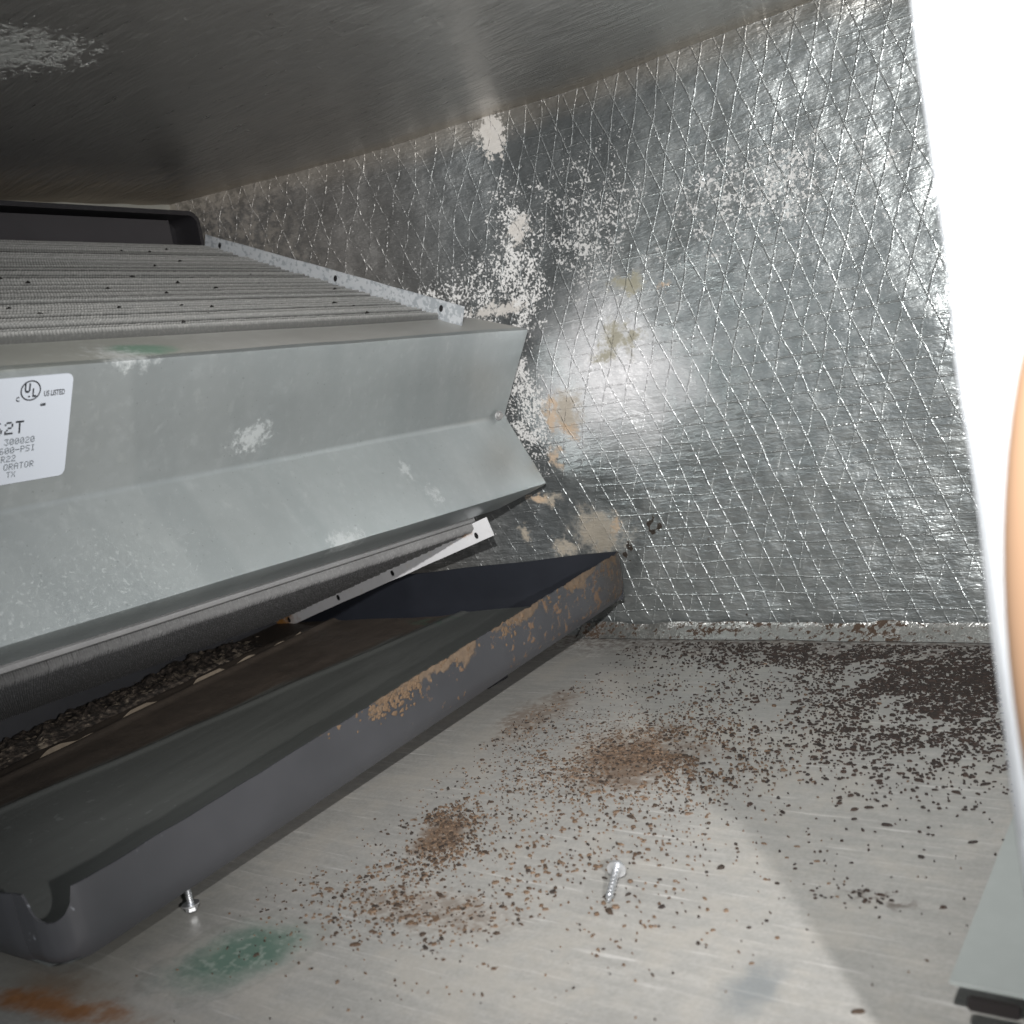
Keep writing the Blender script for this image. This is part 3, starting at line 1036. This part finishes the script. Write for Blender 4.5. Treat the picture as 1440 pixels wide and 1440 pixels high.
# rust scale flaking off the rim
bm = bmesh.new()
for k in range(900):
    y = -0.05 - 0.36 * random.random() ** 0.8
    cl = nz(y, 0, 3, 16)
    if cl < 0.12 and random.random() < 0.93:
        continue
    h = PH - 0.0055 * (-0.02 - y) / 0.5 - abs(random.gauss(0, 0.004 + 0.006 * max(0, cl)))
    c = Vector((-0.4832 + 0.0016, y, pzb(y) + h - 0.001))
    r = random.uniform(0.0007, 0.0020)
    ph = random.random() * 6
    base = [bm.verts.new(c + Vector((0, r * random.uniform(.4, 1.7) * math.cos(ph + k2 * 1.047), r * random.uniform(.6, 1.3) * math.sin(ph + k2 * 1.047)))) for k2 in range(6)]
    t = bm.verts.new(c + Vector((r * random.uniform(.05, .35), random.uniform(-.5, .5) * r, random.uniform(-.5, .5) * r)))
    for k2 in range(6):
        bm.faces.new((base[k2], base[(k2 + 1) % 6], t))
rs = from_bm('rust_scale', bm, plain('rust_scale', (0.15, 0.10, 0.062), 0.9, 0, 0.6, 220), pan)
rs['kind'] = 'stuff'

# crusted debris lying where the lower slab meets the pan
def crust_pt(u, v):
    y = -0.165 - 0.40 * u
    w = (v - 0.5)
    x = -0.886 + 0.062 * v + 0.004 * nz(y, v, 0, 30)
    e = max(0.0, 1 - (2 * w) ** 2)
    n_ = nz(x, y, 0, 70) + 0.7 * nz(x, y, 3, 170) + 0.8 * nz(x, y, 8, 28)
    return (x, y, pzb(y) + 0.003 + e * (0.0078 + 0.006 * n_) * min(1.0, u * 12 + 0.2))


db = grid('pan_debris', crust_pt, 260, 26, M['crust'], None, False)
tag(db, 'dark crumbly crust along the foot of the lower fins', 'debris', 'stuff')
bm = bmesh.new()
for k in range(170):
    y = -0.165 - 0.40 * random.random()
    x = -0.850 + random.gauss(0, 0.014)
    if x < -0.878:
        continue
    crumb(bm, Vector((x, y, pzb(y) + 0.006 + random.random() * 0.006)), random.uniform(0.001, 0.0032), 0.4)
o = from_bm('pale_crumbs', bm, M['crustp'])
tag(o, 'pale flakes and crumbs mixed into the crust in the pan', 'debris', 'stuff')
# pale lip of the coil's seat beside the crust
def lip_pt(u, v):
    y = -0.13 - 0.44 * u
    x = -0.806 - 0.002 * v + 0.0016 * nz(y, 0, 2, 40)
    keep = max(0.0, nz(y, 0, 9, 26) * 1.3 + 0.08)
    return (x, y, pzb(y) + 0.0022 + (0.0044 * min(1, keep * 2.5)) * math.sin(v * math.pi))
lp = grid('seat_lip', lip_pt, 160, 6, M['crustp'], pan)

# ------------------------------------------------------------------ black tray at the far end
tray = empty('black_tray')
tag(tray, 'black plastic tray standing on edge behind the coil against the end wall', 'tray')
bm = bmesh.new()
def rounded_plan(y0, y1, z0, z1, r):
    p = [(y0, z0), (y0, z1)]
    for k in range(9):
        w = math.radians(90 - 90 * k / 8)
        p.append((y1 - r + r * math.cos(w), z1 - r + r * math.sin(w)))
    p.append((y1, z0))
    return p
def slab(pl, x0, x1):
    a = [bm.verts.new((x0, y, z + TL * (-0.06 - y) * 0.9)) for y, z in pl]
    b = [bm.verts.new((x1, y, z + TL * (-0.06 - y) * 0.9)) for y, z in pl]
    bm.faces.new(a)
    bm.faces.new(list(reversed(b)))
    n = len(pl)
    for k in range(n):
        bm.faces.new((a[k], b[k], b[(k + 1) % n], a[(k + 1) % n]))
slab(rounded_plan(-0.62, -0.0960, 0.430, 0.4820, 0.008), -0.9120, -0.9060)
from_bm('backing', bm, M['black'], tray)
bm = bmesh.new()
out_ = rounded_plan(-0.62, -0.0960, 0.430, 0.4820, 0.012)
inn = rounded_plan(-0.62, -0.1000, 0.430, 0.4775, 0.009)
ring0, ring1, in0, in1 = [], [], [], []
for (a, b), (c, d) in zip(out_, inn):
    sl = lambda yy, zz: zz + TL * (-0.06 - yy) * 0.9
    ring0.append(bm.verts.new((-0.9058, a, sl(a, b))))
    ring1.append(bm.verts.new((-0.8700, a, sl(a, b))))
    in0.append(bm.verts.new((-0.9058, c, sl(c, d))))
    in1.append(bm.verts.new((-0.8700, c, sl(c, d))))
for k in range(1, len(out_) - 1):
    bm.faces.new((ring0[k], ring1[k], ring1[k + 1], ring0[k + 1]))
    bm.faces.new((in0[k], in0[k + 1], in1[k + 1], in1[k]))
    bm.faces.new((ring1[k], in1[k], in1[k + 1], ring1[k + 1]))
from_bm('rim', bm, M['black'], tray)
bm = bmesh.new()
slab([(-0.62, 0.430), (-0.62, 0.4735), (-0.128, 0.4735), (-0.128, 0.430)], -0.9050, -0.8790)
from_bm('inner_block', bm, plain('grey_black_plastic', (0.045, 0.042, 0.046), 0.5, 0, 0.15, 30), tray)

# ------------------------------------------------------------------ loose screws
def screw(name, head, tip_dir, length, label):
    root = empty(name)
    tag(root, label, 'screw')
    root['group'] = 'loose screws on the floor'
    d = Vector(tip_dir).normalized()
    q_ = (-d).to_track_quat('Z', 'Y').to_matrix().to_4x4()
    q_.translation = Vector(head)
    bm_ = bmesh.new()
    hex_screw_bm(bm_, q_, 0.0034, 0.0044, 0.0050)
    from_bm('head', bm_, M['zinc'], root)
    bm_ = bmesh.new()
    n = 14
    rings = []
    turns = 9
    steps = turns * 8
    for i in range(steps + 1):
        t = i / steps
        z = -length * t
        taper = 1.0 if t < 0.82 else max(0.12, 1 - (t - 0.82) / 0.18 * 0.9)
        rg = []
        for k in range(n):
            a = 2 * math.pi * k / n
            ph = (t * turns + k / n) % 1.0
            rr_ = (0.0015 + 0.00075 * max(0, 1 - abs(ph - 0.5) * 4)) * taper
            rg.append(bm_.verts.new(q_ @ Vector((rr_ * math.cos(a), rr_ * math.sin(a), z))))
        rings.append(rg)
    for a, b in zip(rings, rings[1:]):
        for k in range(n):
            bm_.faces.new((a[k], b[k], b[(k + 1) % n], a[(k + 1) % n]))
    bm_.faces.new(rings[-1])
    from_bm('threaded_shank', bm_, M['zinc'], root, True)
    return root


screw('loose_screw', (-0.2800, -0.4150, 0.0060), (0.0095, -0.030, -0.0055), 0.025, 'shiny hex-head screw lying out in the open on the stained floor')
screw('loose_screw', (-0.5005, -0.5165, 0.0050), (-0.05, 0.03, 1.0), 0.0145, 'shiny hex-head screw standing on its head under the black pan edge')

# ------------------------------------------------------------------ rust flakes on the floor
PAL_B = [(0.020, 0.014, 0.012), (0.030, 0.020, 0.016), (0.045, 0.028, 0.022), (0.025, 0.020, 0.018)]
PAL_R = [(0.085, 0.052, 0.032), (0.13, 0.082, 0.050), (0.055, 0.036, 0.024), (0.19, 0.128, 0.084), (0.030, 0.022, 0.017), (0.15, 0.10, 0.066)]
clusters = [
    # centre x, y, spread x, y, skew, count, size, palette
    (-0.180, -0.155, 0.036, 0.050, 0.0, 2600, 0.0015, PAL_B),
    (-0.165, -0.090, 0.050, 0.045, 0.0, 1800, 0.0015, PAL_B),
    (-0.290, -0.045, 0.085, 0.022, 0.0, 1700, 0.0015, PAL_B),
    (-0.240, -0.100, 0.060, 0.035, 0.0, 1000, 0.0013, PAL_B),
    (-0.210, -0.215, 0.060, 0.050, 0.0, 420, 0.0013, PAL_B),
    (-0.170, -0.300, 0.050, 0.070, 0.0, 70, 0.0012, PAL_B),
    (-0.340, -0.190, 0.055, 0.055, -0.3, 900, 0.0010, PAL_B + PAL_R),
    (-0.352, -0.268, 0.036, 0.034, 0.0, 1300, 0.0012, PAL_R),
    (-0.300, -0.275, 0.030, 0.020, 0.0, 200, 0.0013, PAL_R),
    (-0.411, -0.398, 0.013, 0.019, -0.5, 520, 0.0013, PAL_R),
    (-0.385, -0.470, 0.034, 0.020, 0.0, 330, 0.0014, PAL_R),
    (-0.330, -0.420, 0.045, 0.035, -0.3, 200, 0.0014, PAL_R),
    (-0.300, -0.350, 0.040, 0.045, -0.3, 150, 0.0014, PAL_R),
    (-0.445, -0.230, 0.040, 0.070, -0.4, 520, 0.0009, PAL_B + PAL_R),
    (-0.400, -0.500, 0.040, 0.035, 0.0, 60, 0.0011, PAL_R),
    (-0.250, -0.420, 0.060, 0.050, 0.0, 45, 0.0013, PAL_R),
    (-0.152, -0.393, 0.014, 0.005, 0.0, 45, 0.0011, PAL_B),
]
for c_ in list(clusters):
    if c_[7] is PAL_R:
        clusters.append((c_[0], c_[1], c_[2] * 1.25, c_[3] * 1.25, c_[4], int(c_[5] * 1.6), c_[6] * 0.5, PAL_R))
    else:
        clusters.append((c_[0], c_[1], c_[2] * 1.15, c_[3] * 1.15, c_[4], int(c_[5] * 0.6), c_[6] * 0.55, PAL_B))
clusters.append((-0.44, -0.30, 0.045, 0.10, -0.5, 700, 0.0006, PAL_R))
vs_, fs, cols = [], [], []
for cx, cy, sx, sy, sk, cnt, sz, pal in clusters:
    for k in range(cnt):
        gx, gy = random.gauss(0, 1), random.gauss(0, 1)
        x, y = cx + sx * gx + sk * sy * gy, cy + sy * gy
        if y > -0.021 or x > 0.05 or y < -0.62:
            continue
        if x < -0.478 and y > -0.60:
            continue
        if nz(x, y, 2, 26) < -0.25 and random.random() < 0.75:
            continue
        r = min(0.0023, sz * math.exp(random.gauss(-0.30, 0.38)))
        ex = random.uniform(0.75, 1.7)
        rot = random.gauss(0, 0.6)
        ca, sa = math.cos(rot), math.sin(rot)
        seg = random.choice((5, 6, 7))
        b0 = len(vs_)
        zt = r * random.uniform(0.10, 0.32)
        ph = random.random() * 6
        col = random.choice(pal)
        ring = []
        for i in range(seg):
            a = ph + 2 * math.pi * i / seg
            q1, q2 = r * ex * random.uniform(.65, 1.2) * math.cos(a), r / ex * random.uniform(.65, 1.2) * math.sin(a)
            ring.append((q1 * ca - q2 * sa, q1 * sa + q2 * ca))
        for dx, dy in ring:
            vs_.append((x + dx, y + dy, -0.0006))
        for dx, dy in ring:
            vs_.append((x + dx * 0.75, y + dy * 0.75, zt * random.uniform(.6, 1.2)))
        for i in range(seg):
            j = (i + 1) % seg
            fs.append((b0 + i, b0 + j, b0 + seg + j, b0 + seg + i))
        fs.append(tuple(b0 + seg + i for i in range(seg)))
        cols += [(*col, 1)] * (seg * 2)
fk = mk('rust_flakes', vs_, fs, M['flake'])
ca_ = fk.data.color_attributes.new('tint', 'FLOAT_COLOR', 'POINT')
ca_.data.foreach_set('color', [c for q_ in cols for c in q_])
tag(fk, 'dark and brown rust flakes strewn over the metal floor', 'rust flakes', 'stuff')

# ------------------------------------------------------------------ things at the opening, on the right
ledge = empty('metal_ledge')
tag(ledge, 'blurred grey sheet metal ledge corner at the lower right', 'ledge')
bm = bmesh.new()
box_bm(bm, -0.0987, 0.05, -0.4890, -0.3300, 0.0285, 0.0300)
bmesh.ops.bevel(bm, geom=bm.edges[:], offset=0.0005, segments=2)
from_bm('shelf', bm, M['ledge'], ledge)
bm = bmesh.new()
box_bm(bm, -0.0500, -0.0485, -0.4700, -0.3400, 0.0, 0.0283)
from_bm('upright', bm, M['ledge'], ledge)
bm = bmesh.new()
box_bm(bm, -0.0925, -0.0757, -0.4930, -0.4896, 0.0225, 0.0265)
bmesh.ops.bevel(bm, geom=bm.edges[:], offset=0.0008, segments=2)
o = from_bm('slot_strip', bm, M['slot'], ledge)  # black strip built where a dark slot runs under the ledge
o['label'] = 'black strip along the dark slot under the ledge'

def board_pt(z):
    return -0.0528 - 0.0065 * (z - 0.13) / 0.2 * 0.40 + 0.0009 * nz(z, 0, 4, 30)
rws, ofs = [], []
for i in range(61):
    z = 0.0002 + 0.497 * i / 60
    e = board_pt(z)
    rws.append([Vector((e + 0.15 * t, -0.585 + 0.0006 * nz(t, z, 0, 20), z)) for t in (0, 0.008, 0.022, 0.045, 0.2, 1)])
    for t_, dy_ in ((0, 0.0075), (1, 0.0030), (2, 0.0008)):
        rws[-1][t_].y += dy_
    ofs.append([Vector((v.x, -0.573, v.z)) for v in rws[-1]])
bd = solid_strip('white_board', rws, ofs, M['board'])
tag(bd, 'white overexposed insulation board standing upright at the right edge', 'board')

# tan rounded thing held in front of the board
bm = bmesh.new()
bmesh.ops.create_uvsphere(bm, u_segments=48, v_segments=32, radius=1.0)
for v in bm.verts:
    x, y, z = v.co
    if z < -0.35:
        z = -0.35 + (z + 0.35) * 0.22
    v.co = Vector((0.0294 * x - 0.0171, 0.010 * y - 0.5975, 0.0963 * z + 0.1877))
    v.co.x += 0.015 * (v.co.z - 0.1877)
tn_ = from_bm('rounded_tan_object', bm, M['tan'], None, True)
tag(tn_, 'smooth tan rounded object peeking in at the right edge before the white board', 'object')
